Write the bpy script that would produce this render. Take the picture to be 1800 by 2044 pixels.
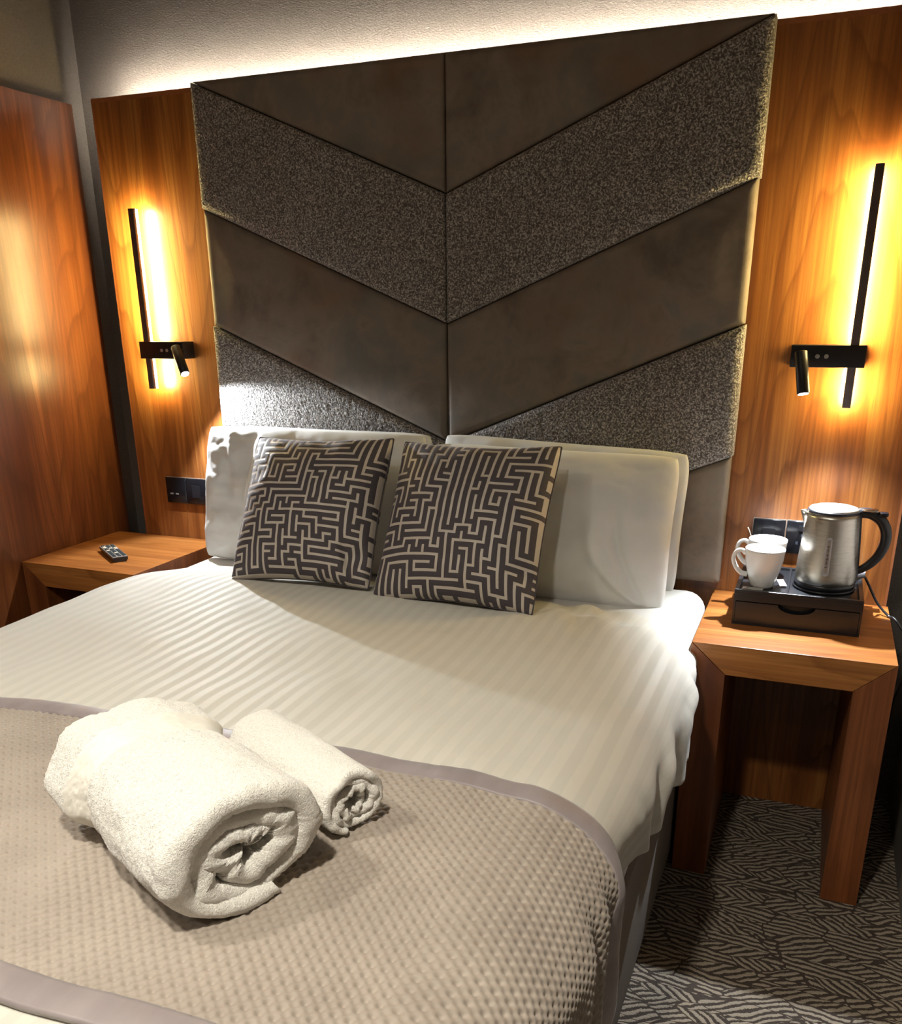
import bpy, bmesh, math, random
import numpy as np
from mathutils import Vector, Matrix
for o in list(bpy.data.objects): bpy.data.objects.remove(o, do_unlink=True)
S = bpy.context.scene; COL = S.collection
PI = math.pi
random.seed(4); RNG = np.random.default_rng(7)

# ------------------------------------------------------------------ camera
YAW, PITCH, ROLL = -0.3849, 0.3553, -0.0091
cyw, syw, cp, sp = math.cos(YAW), math.sin(YAW), math.cos(PITCH), math.sin(PITCH)
r0 = Vector((cyw, -syw, 0)); fw = Vector((syw*cp, cyw*cp, -sp)); up0 = r0.cross(fw)
rt = r0*math.cos(ROLL)+up0*math.sin(ROLL); up = up0*math.cos(ROLL)-r0*math.sin(ROLL)
cd = bpy.data.cameras.new('camera'); cam = bpy.data.objects.new('camera', cd); COL.objects.link(cam)
m = Matrix.Identity(4)
for i in range(3):
    m[i][0] = rt[i]; m[i][1] = up[i]; m[i][2] = -fw[i]
m[0][3], m[1][3], m[2][3] = 0.9722, -2.456, 1.344
cam.matrix_world = m
cd.sensor_fit = 'VERTICAL'; cd.sensor_height = 36; cd.lens = 1786.8*36/2044
cd.shift_x = 0.0; cd.shift_y = (1281.7-1022)/2044*1.0
cd.clip_start = .02
S.camera = cam

# ------------------------------------------------------------------ world, exposure, lights
w = bpy.data.worlds.new('world'); S.world = w; w.use_nodes = True
w.node_tree.nodes['Background'].inputs[0].default_value = (1, .85, .68, 1)
w.node_tree.nodes['Background'].inputs[1].default_value = .03
S.view_settings.view_transform = 'Standard'; S.view_settings.look = 'None'
S.view_settings.gamma = 1; S.view_settings.use_curve_mapping = False
S.view_settings.exposure = 0.0
DOWNLIGHTS = [((0.58, -2.42, 2.5), 30), ((-0.55, -2.2, 2.5), 18), ((.25, -3.3, 2.5), 8)]
WARM = (1, .93, .80); COOL = (.84, .92, 1.0)
BAR_STRENGTH = 300; STRIP_STRENGTH = 260; READ_R = 80; READ_L = 34; FILL_W = 5.5

# ------------------------------------------------------------------ node helpers
class NT:
    def __init__(s, name):
        s.m = bpy.data.materials.new(name); s.m.use_nodes = True
        s.t = s.m.node_tree; s.n = s.t.nodes; s.l = s.t.links
        s.b = s.n['Principled BSDF']; s.out = s.n['Material Output']
    def node(s, typ, **kw):
        n = s.n.new(typ)
        for k, v in kw.items():
            if k.startswith('i_'):
                key = k[2:]; key = int(key) if key.isdigit() else key
                s.put(n, key, v)
            else: setattr(n, k, v)
        return n
    def put(s, n, key, v):
        if isinstance(v, bpy.types.NodeSocket): s.l.new(v, n.inputs[key])
        else: n.inputs[key].default_value = v
    def math(s, op, a, b=0.0, c=0.0):
        n = s.node('ShaderNodeMath', operation=op); s.put(n, 0, a); s.put(n, 1, b)
        if op in ('MULTIPLY_ADD',): s.put(n, 2, c)
        return n.outputs[0]
    def coord(s, kind='Object', scale=(1, 1, 1), rot=(0, 0, 0), loc=(0, 0, 0)):
        tc = s.node('ShaderNodeTexCoord'); mp = s.node('ShaderNodeMapping')
        s.l.new(tc.outputs[kind], mp.inputs[0])
        mp.inputs[1].default_value = loc; mp.inputs[2].default_value = rot; mp.inputs[3].default_value = scale
        return mp.outputs[0]
    def noise(s, vec, scale, detail=3, rough=.5, dist=0):
        n = s.node('ShaderNodeTexNoise'); s.l.new(vec, n.inputs['Vector'])
        n.inputs['Scale'].default_value = scale; n.inputs['Detail'].default_value = detail
        n.inputs['Roughness'].default_value = rough; n.inputs['Distortion'].default_value = dist
        return n.outputs['Fac']
    def ramp(s, fac, stops, interp='LINEAR'):
        n = s.node('ShaderNodeValToRGB'); s.l.new(fac, n.inputs[0]); n.color_ramp.interpolation = interp
        e = n.color_ramp.elements
        while len(e) < len(stops): e.new(.5)
        for i, (p, c) in enumerate(stops):
            e[i].position = p; e[i].color = (*c, 1) if len(c) == 3 else c
        return n.outputs[0]
    def mix(s, fac, a, b, blend='MIX'):
        n = s.node('ShaderNodeMix', data_type='RGBA', blend_type=blend)
        s.put(n, 0, fac)
        for k, v in ((6, a), (7, b)):
            if isinstance(v, bpy.types.NodeSocket): s.l.new(v, n.inputs[k])
            else: n.inputs[k].default_value = (*v, 1)
        return n.outputs[2]
    def bump(s, h, strength=.3, dist=.01, prev=None):
        n = s.node('ShaderNodeBump'); s.l.new(h, n.inputs['Height'])
        n.inputs['Strength'].default_value = strength; n.inputs['Distance'].default_value = dist
        if prev is not None: s.l.new(prev, n.inputs['Normal'])
        s.l.new(n.outputs[0], s.b.inputs['Normal']); return n.outputs[0]
    def set(s, color=None, rough=None, metal=None, **kw):
        if color is not None:
            if isinstance(color, bpy.types.NodeSocket): s.l.new(color, s.b.inputs['Base Color'])
            else: s.b.inputs['Base Color'].default_value = (*color, 1)
        if rough is not None: s.put(s.b, 'Roughness', rough)
        if metal is not None: s.b.inputs['Metallic'].default_value = metal
        for k, v in kw.items(): s.put(s.b, k.replace('_', ' '), v)
        return s.m

def plain(name, color, rough=.5, metal=0, var=.12, **kw):
    n = NT(name); v = n.coord('Object')
    f = n.noise(v, 60, 3)
    a = tuple(c*(1-var) for c in color); b = tuple(min(1, c*(1+var)) for c in color)
    n.set(n.ramp(f, [(.3, a), (.7, b)]), rough, metal, **kw)
    n.bump(n.noise(v, 900, 2), .06, .001)
    return n.m

def wood(name, dark, mid, light, axis='Z', rough=.3, figure=1.0, seed=0.0, fscale=1.0):
    """walnut / sapele veneer: long fibre streaks plus plain-sawn cathedral rings, grain along axis"""
    n = NT(name)
    rot = {'Z': (0, 0, 0), 'X': (0, PI/2, 0), 'Y': (PI/2, 0, 0)}[axis]
    base = n.coord('Object', rot=rot, loc=(seed, seed*.37, seed*.7))
    sep = n.node('ShaderNodeSeparateXYZ'); n.l.new(base, sep.inputs[0])
    cross = n.math('ADD', sep.outputs[0], sep.outputs[1]); lng = sep.outputs[2]
    cmb = n.node('ShaderNodeCombineXYZ'); n.l.new(cross, cmb.inputs[0]); n.l.new(lng, cmb.inputs[2])
    P = cmb.outputs[0]
    def sc(x, z):
        mp = n.node('ShaderNodeMapping'); n.l.new(P, mp.inputs[0]); mp.inputs[3].default_value = (x, 1, z); return mp.outputs[0]
    big = n.noise(sc(3.0*fscale, .30*fscale), 1.6, 2, .5, .3)
    cell = n.math('PINGPONG', n.math('ADD', n.math('MULTIPLY', cross, 1.0), .07), .19)
    zz = n.math('MULTIPLY', lng, .11)
    rad = n.math('SQRT', n.math('ADD', n.math('MULTIPLY', cell, cell), n.math('MULTIPLY', zz, zz)))
    rings = n.math('ADD', n.math('MULTIPLY', rad, 30*figure), n.math('MULTIPLY', big, 9.0))
    ring = n.math('FRACT', rings)
    ring2 = n.math('MULTIPLY', n.math('POWER', ring, 5.0), n.math('MINIMUM', n.math('MULTIPLY', n.math('SUBTRACT', 1.0, ring), 14.0), 1.0))
    fine = n.noise(sc(95, 1.3), 1.0, 5, .65)
    med = n.noise(sc(16, .7), 1.0, 4, .6)
    pores = n.noise(sc(420, 9), 1.0, 3, .6)
    c1 = n.ramp(med, [(.3, dark), (.5, mid), (.72, light)])
    c2 = n.mix(n.math('MULTIPLY', ring2, .8), c1, dark, 'MIX')
    dk = tuple(c*.55 for c in dark)
    c3 = n.mix(n.ramp(fine, [(.40, (0, 0, 0)), (.66, (.62,)*3)]), c2, dark)
    c4 = n.mix(n.ramp(pores, [(.56, (0, 0, 0)), (.72, (.5,)*3)]), c3, dk)
    n.set(c4, n.ramp(fine, [(.3, (rough,)*3), (.8, (rough+.12,)*3)]), 0)
    n.b.inputs['Specular IOR Level'].default_value = .5
    n.bump(pores, .08, .001)
    return n.m

D, M_, L_ = (.120, .034, .008), (.27, .092, .021), (.40, .165, .043)
M = {}
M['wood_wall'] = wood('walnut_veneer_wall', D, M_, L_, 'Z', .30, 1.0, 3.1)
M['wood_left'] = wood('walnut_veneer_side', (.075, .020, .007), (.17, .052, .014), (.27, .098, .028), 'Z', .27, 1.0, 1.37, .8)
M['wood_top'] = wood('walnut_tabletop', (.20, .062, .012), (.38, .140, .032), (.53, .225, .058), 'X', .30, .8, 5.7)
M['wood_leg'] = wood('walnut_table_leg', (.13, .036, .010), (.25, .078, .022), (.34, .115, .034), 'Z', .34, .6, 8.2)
M['wood_edge'] = plain('veneer_edge_band', (.26, .085, .03), .4)

def wall_mat(name, col):
    n = NT(name); v = n.coord('Object')
    a = n.noise(v, 330, 4, .6); b = n.noise(n.coord('Object', scale=(1, 1, 2.2), rot=(0, .6, 0)), 140, 3, .6)
    c = n.noise(v, 6, 2)
    n.set(n.ramp(n.math('ADD', n.math('MULTIPLY', a, .6), n.math('MULTIPLY', b, .4)),
                 [(.3, tuple(x*.78 for x in col)), (.7, tuple(x*1.2 for x in col))]), .75, 0)
    p = n.bump(b, .55, .004); n.bump(a, .4, .002, p)
    return n.m
M['wall'] = wall_mat('textured_taupe_wallcovering', (.165, .142, .120))
M['ceiling'] = wall_mat('ceiling_paint', (.35, .32, .28))

# leather
n = NT('distressed_brown_leather'); v = n.coord('Object')
a = n.noise(v, 5.5, 5, .62, .3); b = n.noise(v, 38, 4, .6); r_ = n.noise(n.coord('Object', loc=(3, 2, 1)), 3.4, 3)
base = n.ramp(a, [(.32, (.135, .106, .082)), (.5, (.235, .188, .146)), (.66, (.155, .148, .128))])
base = n.mix(n.ramp(r_, [(.48, (0, 0, 0)), (.68, (.75,)*3)]), base, (.19, .108, .068))
base = n.mix(n.ramp(b, [(.35, (0, 0, 0)), (.8, (.35,)*3)]), base, (.20, .165, .125))
n.set(base, n.ramp(b, [(.3, (.55,)*3), (.7, (.70,)*3)]), 0, Specular_IOR_Level=.3)
vo = n.node('ShaderNodeTexVoronoi'); n.l.new(v, vo.inputs['Vector']); vo.inputs['Scale'].default_value = 420
p = n.bump(vo.outputs['Distance'], .12, .001); n.bump(b, .15, .002, p)
M['leather'] = n.m
# boucle
n = NT('grey_boucle_weave'); v = n.coord('Object')
d1 = n.node('ShaderNodeTexNoise'); n.l.new(v, d1.inputs['Vector']); d1.inputs['Scale'].default_value = 90
vm = n.node('ShaderNodeVectorMath', operation='MULTIPLY_ADD'); n.l.new(d1.outputs['Color'], vm.inputs[0]); vm.inputs[1].default_value = (.012,)*3; n.l.new(v, vm.inputs[2])
vo = n.node('ShaderNodeTexVoronoi'); n.l.new(vm.outputs[0], vo.inputs['Vector']); vo.inputs['Scale'].default_value = 210
f = n.noise(vm.outputs[0], 230, 2, .5)
k = n.math('SUBTRACT', f, n.math('MULTIPLY', vo.outputs['Distance'], .42))
n.set(n.ramp(k, [(.14, (.105, .090, .081)), (.30, (.235, .210, .190)), (.46, (.56, .52, .47))]), .9, 0)
n.b.inputs['Sheen Weight'].default_value = .15
n.bump(k, 1.0, .005)
M['boucle'] = n.m

# bedding
def cotton(name, col, stripes=False, rough=.75, fine=.12):
    n = NT(name); v = n.coord('Object')
    if stripes:
        uv = n.coord('UV'); sep = n.node('ShaderNodeSeparateXYZ'); n.l.new(uv, sep.inputs[0])
        wv = n.math('SINE', n.math('MULTIPLY', sep.outputs[0], 2*PI/.034))
        st = n.ramp(n.math('MULTIPLY_ADD', wv, .5, .5), [(.38, (0, 0, 0)), (.62, (1, 1, 1))])
        c = n.mix(st, tuple(x*.93 for x in col), col)
        n.set(c, n.ramp(st, [(0, (.8,)*3), (1, (.62,)*3)]), 0)
    else: n.set(n.ramp(n.noise(v, 30, 2), [(.3, tuple(x*.97 for x in col)), (.7, col)]), rough, 0)
    n.b.inputs['Sheen Weight'].default_value = .12
    w1 = n.noise(v, 1400, 2); w2 = n.noise(v, 14, 3, .5)
    p = n.bump(w1, fine, .0006); n.bump(w2, .10, .01, p)
    return n.m
M['duvet'] = cotton('striped_sateen_cotton', (.575, .555, .49), True)
M['pillow'] = cotton('white_cotton', (.68, .675, .655))
M['sheet'] = cotton('fitted_sheet_cotton', (.60, .59, .56))
n = NT('grey_divan_fabric'); v = n.coord('Object'); f = n.noise(v, 700, 3)
n.set(n.ramp(f, [(.35, (.13, .105, .085)), (.65, (.24, .20, .165))]), .9, 0); n.bump(f, .4, .001); M['divan'] = n.m
n = NT('taupe_quilted_velvet'); v = n.coord('Object'); f = n.noise(v, 1200, 2); g = n.noise(v, 9, 3)
n.set(n.ramp(g, [(.3, (.285, .240, .200)), (.7, (.35, .30, .25))]), .7, 0)
n.b.inputs['Sheen Weight'].default_value = .35; n.b.inputs['Sheen Roughness'].default_value = .4
n.bump(f, .15, .0008); M['quilt'] = n.m
n = NT('mauve_satin_binding'); v = n.coord('Object', scale=(1, .4, 1)); g = n.noise(v, 22, 3)
n.set(n.ramp(g, [(.3, (.225, .190, .190)), (.7, (.285, .245, .245))]), .5, 0); n.bump(g, .25, .01); n.b.inputs['Sheen Weight'].default_value = .2
M['satin'] = n.m
n = NT('white_terry_towel'); v = n.coord('Object'); f = n.noise(v, 420, 3, .7, .6); g = n.noise(v, 130, 3, .6)
n.set(n.ramp(f, [(.3, (.76, .73, .66)), (.65, (.90, .88, .82))]), .95, 0); n.b.inputs['Sheen Weight'].default_value = .4
p = n.bump(g, .5, .004); n.bump(f, .9, .003, p); M['terry'] = n.m
M['towel_flat'] = cotton('towel_flat_weave', (.74, .72, .65), False, .85, .3)

def velvet(name, a, b, rough, sheen, tint):
    n = NT(name); v = n.coord('Object'); f = n.noise(v, 900, 2)
    n.set(n.ramp(f, [(.3, a), (.7, b)]), rough, 0); n.b.inputs['Sheen Weight'].default_value = sheen
    n.b.inputs['Sheen Tint'].default_value = (*tint, 1); n.b.inputs['Sheen Roughness'].default_value = .35
    n.bump(f, .3, .0008); return n.m
M['maze_dark'] = velvet('dark_grey_cut_velvet', (.038, .030, .036), (.066, .054, .060), .75, .3, (.75, .68, .72))
M['maze_light'] = velvet('champagne_ground_weave', (.42, .37, .315), (.54, .48, .41), .5, .1, (1, .95, .9))

# carpet: broken herringbone strokes
n = NT('brown_beige_scribble_carpet'); v = n.coord('Object')
wn = n.node('ShaderNodeTexNoise'); n.l.new(v, wn.inputs['Vector']); wn.inputs['Scale'].default_value = 22
va = n.node('ShaderNodeVectorMath', operation='MULTIPLY_ADD'); n.l.new(wn.outputs['Color'], va.inputs[0]); va.inputs[1].default_value = (.022,)*3; n.l.new(v, va.inputs[2])
sep = n.node('ShaderNodeSeparateXYZ'); n.l.new(va.outputs[0], sep.inputs[0]); X, Y = sep.outputs[0], sep.outputs[1]
mpv = n.node('ShaderNodeMapping'); n.l.new(va.outputs[0], mpv.inputs[0]); mpv.inputs[3].default_value = (9, 27, 1); mpv.inputs[2].default_value = (0, 0, .12)
vo = n.node('ShaderNodeTexVoronoi'); n.l.new(mpv.outputs[0], vo.inputs['Vector']); vo.inputs['Scale'].default_value = 1.0
sc_ = n.node('ShaderNodeSeparateColor'); n.l.new(vo.outputs['Color'], sc_.inputs[0])
pick = n.math('GREATER_THAN', sc_.outputs[0], .62); pick2 = n.math('GREATER_THAN', sc_.outputs[0], .30)
def stroke(ang, period):
    u = n.math('ADD', n.math('MULTIPLY', X, -math.sin(ang)), n.math('MULTIPLY', Y, math.cos(ang)))
    u = n.math('ADD', u, n.math('MULTIPLY', sc_.outputs[1], period))
    return n.math('MULTIPLY_ADD', n.math('SINE', n.math('MULTIPLY', u, 2*PI/period)), .5, .5)
sA, sB, sC = stroke(.52, .0150), stroke(-.66, .0145), stroke(-.10, .0150)
mixs = n.math('ADD', n.math('MULTIPLY', sA, pick), n.math('ADD', n.math('MULTIPLY', sB, n.math('SUBTRACT', 1.0, pick2)), n.math('MULTIPLY', sC, n.math('SUBTRACT', pick2, pick))))
fz = n.noise(v, 260, 3, .7)
mm = n.math('ADD', mixs, n.math('MULTIPLY', n.math('SUBTRACT', fz, .5), 1.5))
vd = n.node('ShaderNodeTexVoronoi', feature='DISTANCE_TO_EDGE'); n.l.new(mpv.outputs[0], vd.inputs['Vector']); vd.inputs['Scale'].default_value = 1.0
edge = n.ramp(vd.outputs['Distance'], [(.0, (0, 0, 0)), (.035, (1, 1, 1))])
mm = n.math('MULTIPLY', mm, edge)
n.set(n.ramp(mm, [(.36, (.055, .038, .028)), (.56, (.36, .30, .225))]), .95, 0)
n.bump(n.math('ADD', n.math('MULTIPLY', mm, .6), fz), .8, .004)
M['carpet'] = n.m

M['black_metal'] = plain('matt_black_metal', (.018, .016, .017), .38, .3)
M['bronze_bar'] = plain('dark_bronze_bar', (.11, .085, .08), .42, .3)
M['black_gloss'] = plain('black_gloss_plastic', (.008, .008, .010), .16)
M['black_soft'] = plain('black_satin_plastic', (.012, .012, .015), .34)
M['black_leatherette'] = plain('black_tray_lacquer', (.012, .012, .014), .28)
M['porcelain'] = plain('white_porcelain', (.80, .79, .77), .12, 0, .01)
M['chrome'] = plain('polished_steel', (.75, .73, .70), .12, 1, .02)
M['lidsteel'] = plain('satin_steel_lid', (.72, .70, .66), .38, .85, .02)
M['silver'] = plain('silver_plastic', (.45, .43, .40), .3, .6)
M['button_light'] = plain('pale_rubber_button', (.55, .45, .33), .5)
M['button_dark'] = plain('dark_rubber_button', (.03, .04, .04), .45)
M['foil'] = plain('silver_foil_sachet', (.62, .60, .57), .25, .8, .2)
M['gauge'] = plain('translucent_gauge', (.42, .43, .46), .25)
M['ink'] = plain('dark_gauge_ink', (.03, .035, .05), .5)
n = NT('brushed_stainless_steel'); v = n.coord('Object', scale=(1, 1, 60)); f = n.noise(v, 30, 3, .6)
n.set(n.ramp(f, [(.3, (.52, .49, .44)), (.7, (.66, .63, .57))]), n.ramp(f, [(.2, (.24,)*3), (.8, (.36,)*3)]), 1)
n.b.inputs['Anisotropic'].default_value = .5; n.bump(f, .05, .0006); M['steel'] = n.m
def emis(name, col, st):
    n = NT(name); n.set(col, .5, 0); n.b.inputs['Emission Color'].default_value = (*col, 1); n.b.inputs['Emission Strength'].default_value = st; return n.m
M['bar_led'] = emis('warm_led_diffuser', (1, .79, .32), BAR_STRENGTH)
M['strip_led'] = emis('cove_led', (1, .92, .80), STRIP_STRENGTH)
M['lens'] = emis('reading_lens', (.9, .95, 1), 14)
M['fill_led'] = emis('fill_diffuser', (1, .94, .84), FILL_W)
M['down_led'] = emis('downlight_lens', WARM, 6)

# ------------------------------------------------------------------ mesh helpers
def link(name, me, mat=None, parent=None, smooth=False):
    o = bpy.data.objects.new(name, me); COL.objects.link(o)
    if mat is not None:
        for mm_ in (mat if isinstance(mat, (list, tuple)) else [mat]): me.materials.append(mm_)
    if parent is not None: o.parent = parent
    if smooth: me.polygons.foreach_set('use_smooth', [True]*len(me.polygons))
    return o
def tag(o, label, cat, group=None):
    o['label'] = label; o['category'] = cat
    if group: o['group'] = group
    return o
def thing(name, label, cat, loc=(0, 0, 0), group=None):
    o = bpy.data.objects.new(name, None); COL.objects.link(o); o.location = loc; o.empty_display_size = .05
    return tag(o, label, cat, group)
def struct(o): o['kind'] = 'structure'; return o
def bm_mesh(name, bm):
    bmesh.ops.recalc_face_normals(bm, faces=bm.faces)
    me = bpy.data.meshes.new(name); bm.to_mesh(me); bm.free(); return me
def add_box(bm, lo, hi, bevel=0, seg=2):
    lo, hi = [min(a, b) for a, b in zip(lo, hi)], [max(a, b) for a, b in zip(lo, hi)]
    t = bmesh.new(); bmesh.ops.create_cube(t, size=1)
    for v_ in t.verts: v_.co = Vector([(lo[i]+hi[i])/2+v_.co[i]*(hi[i]-lo[i]) for i in range(3)])
    if bevel: bmesh.ops.bevel(t, geom=list(t.edges), offset=bevel, segments=seg, profile=.5, affect='EDGES')
    me = bpy.data.meshes.new('t'); t.to_mesh(me); t.free(); bm.from_mesh(me); bpy.data.meshes.remove(me)
def box(name, lo, hi, mat, parent=None, bevel=0, seg=2, smooth=False):
    bm = bmesh.new(); add_box(bm, lo, hi, bevel, seg); return link(name, bm_mesh(name, bm), mat, parent, smooth)
def prism(name, pts, axis, a, b, mat, parent=None, bevel=0):
    """polygon pts in the plane across axis, extruded a..b"""
    bm = bmesh.new()
    def mk(p, t): return {'y': (p[0], t, p[1]), 'x': (t, p[0], p[1]), 'z': (p[0], p[1], t)}[axis]
    A = [bm.verts.new(mk(p, a)) for p in pts]; B = [bm.verts.new(mk(p, b)) for p in pts]
    bm.faces.new(A); bm.faces.new(B[::-1]); k = len(pts)
    for i in range(k): bm.faces.new((A[i], B[i], B[(i+1) % k], A[(i+1) % k]))
    if bevel: bmesh.ops.bevel(bm, geom=list(bm.edges), offset=bevel, segments=2, profile=.5, affect='EDGES')
    return link(name, bm_mesh(name, bm), mat, parent)
def grid_mesh(name, P, closed_u=False, closed_v=False, uv=None, flip=False):
    """P: (nu, nv, 3) array"""
    nu, nv = P.shape[:2]; I = np.arange(nu*nv).reshape(nu, nv)
    a = I if closed_u else I[:-1]; a2 = np.roll(I, -1, 0) if closed_u else I[1:]
    def cols(x): return (x, np.roll(x, -1, 1)) if closed_v else (x[:, :-1], x[:, 1:])
    p0, p1 = cols(a); q0, q1 = cols(a2)
    F = np.stack([p0, q0, q1, p1], -1).reshape(-1, 4)
    if flip: F = F[:, ::-1]
    me = bpy.data.meshes.new(name); me.vertices.add(nu*nv); me.vertices.foreach_set('co', P.reshape(-1).astype(np.float32))
    me.loops.add(len(F)*4); me.loops.foreach_set('vertex_index', F.reshape(-1).astype(np.int32))
    me.polygons.add(len(F)); me.polygons.foreach_set('loop_start', np.arange(0, len(F)*4, 4, dtype=np.int32))
    me.update(calc_edges=True)
    if uv is not None:
        l = me.uv_layers.new(name='UVMap'); l.data.foreach_set('uv', uv.reshape(-1, 2)[F.reshape(-1)].reshape(-1).astype(np.float32))
    me.polygons.foreach_set('use_smooth', np.ones(len(F), dtype=bool)); me.validate(); return me
def lathe(name, prof, mat, parent=None, seg=64, loc=(0, 0, 0), M4=None):
    th = np.linspace(0, 2*PI, seg, endpoint=False); pr = np.array(prof)
    P = np.stack([pr[:, 0][:, None]*np.cos(th)+loc[0], pr[:, 0][:, None]*np.sin(th)+loc[1], np.repeat(pr[:, 1][:, None], seg, 1)+loc[2]], -1)
    me = grid_mesh(name, P, closed_v=True, flip=True)
    bm = bmesh.new(); bm.from_mesh(me); bmesh.ops.remove_doubles(bm, verts=bm.verts, dist=1e-6)
    bmesh.ops.recalc_face_normals(bm, faces=bm.faces)
    bm.to_mesh(me); bm.free(); me.polygons.foreach_set('use_smooth', [True]*len(me.polygons))
    if M4 is not None: me.transform(M4)
    return link(name, me, mat, parent)
def tube(name, pts, rad, mat, parent=None, seg=12, sub=8, flat=1.0):
    """smooth tube through pts; rad scalar or list"""
    pts = [Vector(p) for p in pts]; R = rad if isinstance(rad, (list, tuple)) else [rad]*len(pts)
    out, rr = [], []
    for i in range(len(pts)-1):
        p0 = pts[max(i-1, 0)]; p1, p2 = pts[i], pts[i+1]; p3 = pts[min(i+2, len(pts)-1)]
        for k in range(sub):
            t = k/sub; out.append(.5*((2*p1)+(p2-p0)*t+(2*p0-5*p1+4*p2-p3)*t*t+(3*p1-p0-3*p2+p3)*t**3)); rr.append(R[i]*(1-t)+R[i+1]*t)
    out.append(pts[-1]); rr.append(R[-1]); bm = bmesh.new(); rings = []; nrm = None
    for i, c in enumerate(out):
        tan = (out[min(i+1, len(out)-1)]-out[max(i-1, 0)]).normalized()
        if nrm is None: nrm = tan.orthogonal().normalized()
        nrm = (nrm-tan*nrm.dot(tan)).normalized(); bi = tan.cross(nrm)
        rings.append([bm.verts.new(c+rr[i]*(math.cos(2*PI*k/seg)*nrm+flat*math.sin(2*PI*k/seg)*bi)) for k in range(seg)])
    for A, B in zip(rings, rings[1:]):
        for k in range(seg): bm.faces.new((A[k], A[(k+1) % seg], B[(k+1) % seg], B[k]))
    bm.faces.new(rings[0][::-1]); bm.faces.new(rings[-1])
    return link(name, bm_mesh(name, bm), mat, parent, True)
def cyl(name, a, b, r, mat, parent=None, seg=32, bevel=0):
    a, b = Vector(a), Vector(b); bm = bmesh.new(); L = (b-a).length
    bmesh.ops.create_cone(bm, cap_ends=True, segments=seg, radius1=r, radius2=r, depth=L)
    if bevel:
        es = [e for e in bm.edges if abs(e.verts[0].co.z-e.verts[1].co.z) < 1e-6]
        bmesh.ops.bevel(bm, geom=es, offset=bevel, segments=2, profile=.5, affect='EDGES')
    q = (b-a).normalized().to_track_quat('Z', 'Y').to_matrix().to_4x4(); bm.transform(Matrix.Translation((a+b)/2) @ q)
    o = link(name, bm_mesh(name, bm), mat, parent)
    o.data.polygons.foreach_set('use_smooth', [len(p_.vertices) == 4 for p_ in o.data.polygons]); return o

_tabs = RNG.random((8, 256, 256))
def vnoise(x, y, k=0):
    t = _tabs[k % 8]; xi = np.floor(x).astype(int); yi = np.floor(y).astype(int); fx = x-xi; fy = y-yi
    fx = fx*fx*fx*(fx*(fx*6-15)+10); fy = fy*fy*fy*(fy*(fy*6-15)+10)
    g = lambda a, b: t[a & 255, b & 255]
    return (g(xi, yi)*(1-fx)+g(xi+1, yi)*fx)*(1-fy)+(g(xi, yi+1)*(1-fx)+g(xi+1, yi+1)*fx)*fy - .5
def fbm(x, y, o=4, k=0): return sum(vnoise(x*2**i+i*7.3, y*2**i+i*3.1, k+i)*.5**i for i in range(o))
def sstep(a, b, x): t = np.clip((x-a)/(b-a), 0, 1); return t*t*(3-2*t)

# ------------------------------------------------------------------ the room
XL, XR, YB, YF, ZC = -1.31, 1.29, .12, -4.2, 2.5
struct(box('floor', (XL-.1, YF-.1, -.05), (XR+.1, YB+.1, 0), M['carpet']))
struct(box('ceiling', (XL-.1, YF-.1, ZC), (XR+.1, YB+.1, ZC+.05), M['ceiling']))
struct(box('wall_back', (XL-.1, YB, 0), (XR+.1, YB+.1, ZC), M['wall']))
struct(box('wall_left', (XL-.1, YF, 0), (XL, YB, ZC), M['wall']))
struct(box('wall_right', (XR, YF, 0), (XR+.1, YB, ZC), M['wall']))
struct(box('wall_front', (XL-.1, YF-.1, 0), (XR+.1, YF, ZC), M['wall']))
T = 1.945; PX0, PX1 = -1.1706, 1.1895
wp = thing('wall_panel', 'wide walnut veneer wall panel behind the headboard and wall lights', 'wall panel', (0, 0, 0))
box('veneer_face', (PX0+.006, 0, 0), (PX1-.006, .02, T-.012), M['wood_wall'], wp)
bm = bmesh.new()
add_box(bm, (PX0, 0, 0), (PX0+.006, .02, T)); add_box(bm, (PX1-.006, 0, 0), (PX1, .02, T)); add_box(bm, (PX0+.006, 0, T-.012), (PX1-.006, .02, T))
link('edge_band', bm_mesh('edge_band', bm), M['wood_edge'], wp)
sd = thing('wall_panel', 'walnut veneer panel with cathedral grain along the left wall', 'wall panel', (-1.30, 0, 0))
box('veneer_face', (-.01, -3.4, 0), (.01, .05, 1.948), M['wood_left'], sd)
ls = thing('led_strip', 'warm white light strip hidden along the top of the panel behind the bed', 'light strip', (0, .05, T-.03))
box('diffuser', (PX0+.035, -.0265, .006), (PX1-.01, -.0235, .020), M['strip_led'], ls)
bm = bmesh.new()
add_box(bm, (PX0+.030, -.0298, .002), (PX1-.005, -.0265, .024)); add_box(bm, (PX0+.030, -.0265, .0201), (PX1-.005, -.0215, .024)); add_box(bm, (PX0+.030, -.0265, .002), (PX1-.005, -.0215, .0059))
add_box(bm, (PX0+.030, -.0265, .0059), (PX0+.0349, -.0215, .0201)); add_box(bm, (PX1-.0099, -.0265, .0059), (PX1-.005, -.0215, .0201))
link('channel', bm_mesh('channel', bm), M['silver'], ls)
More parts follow.
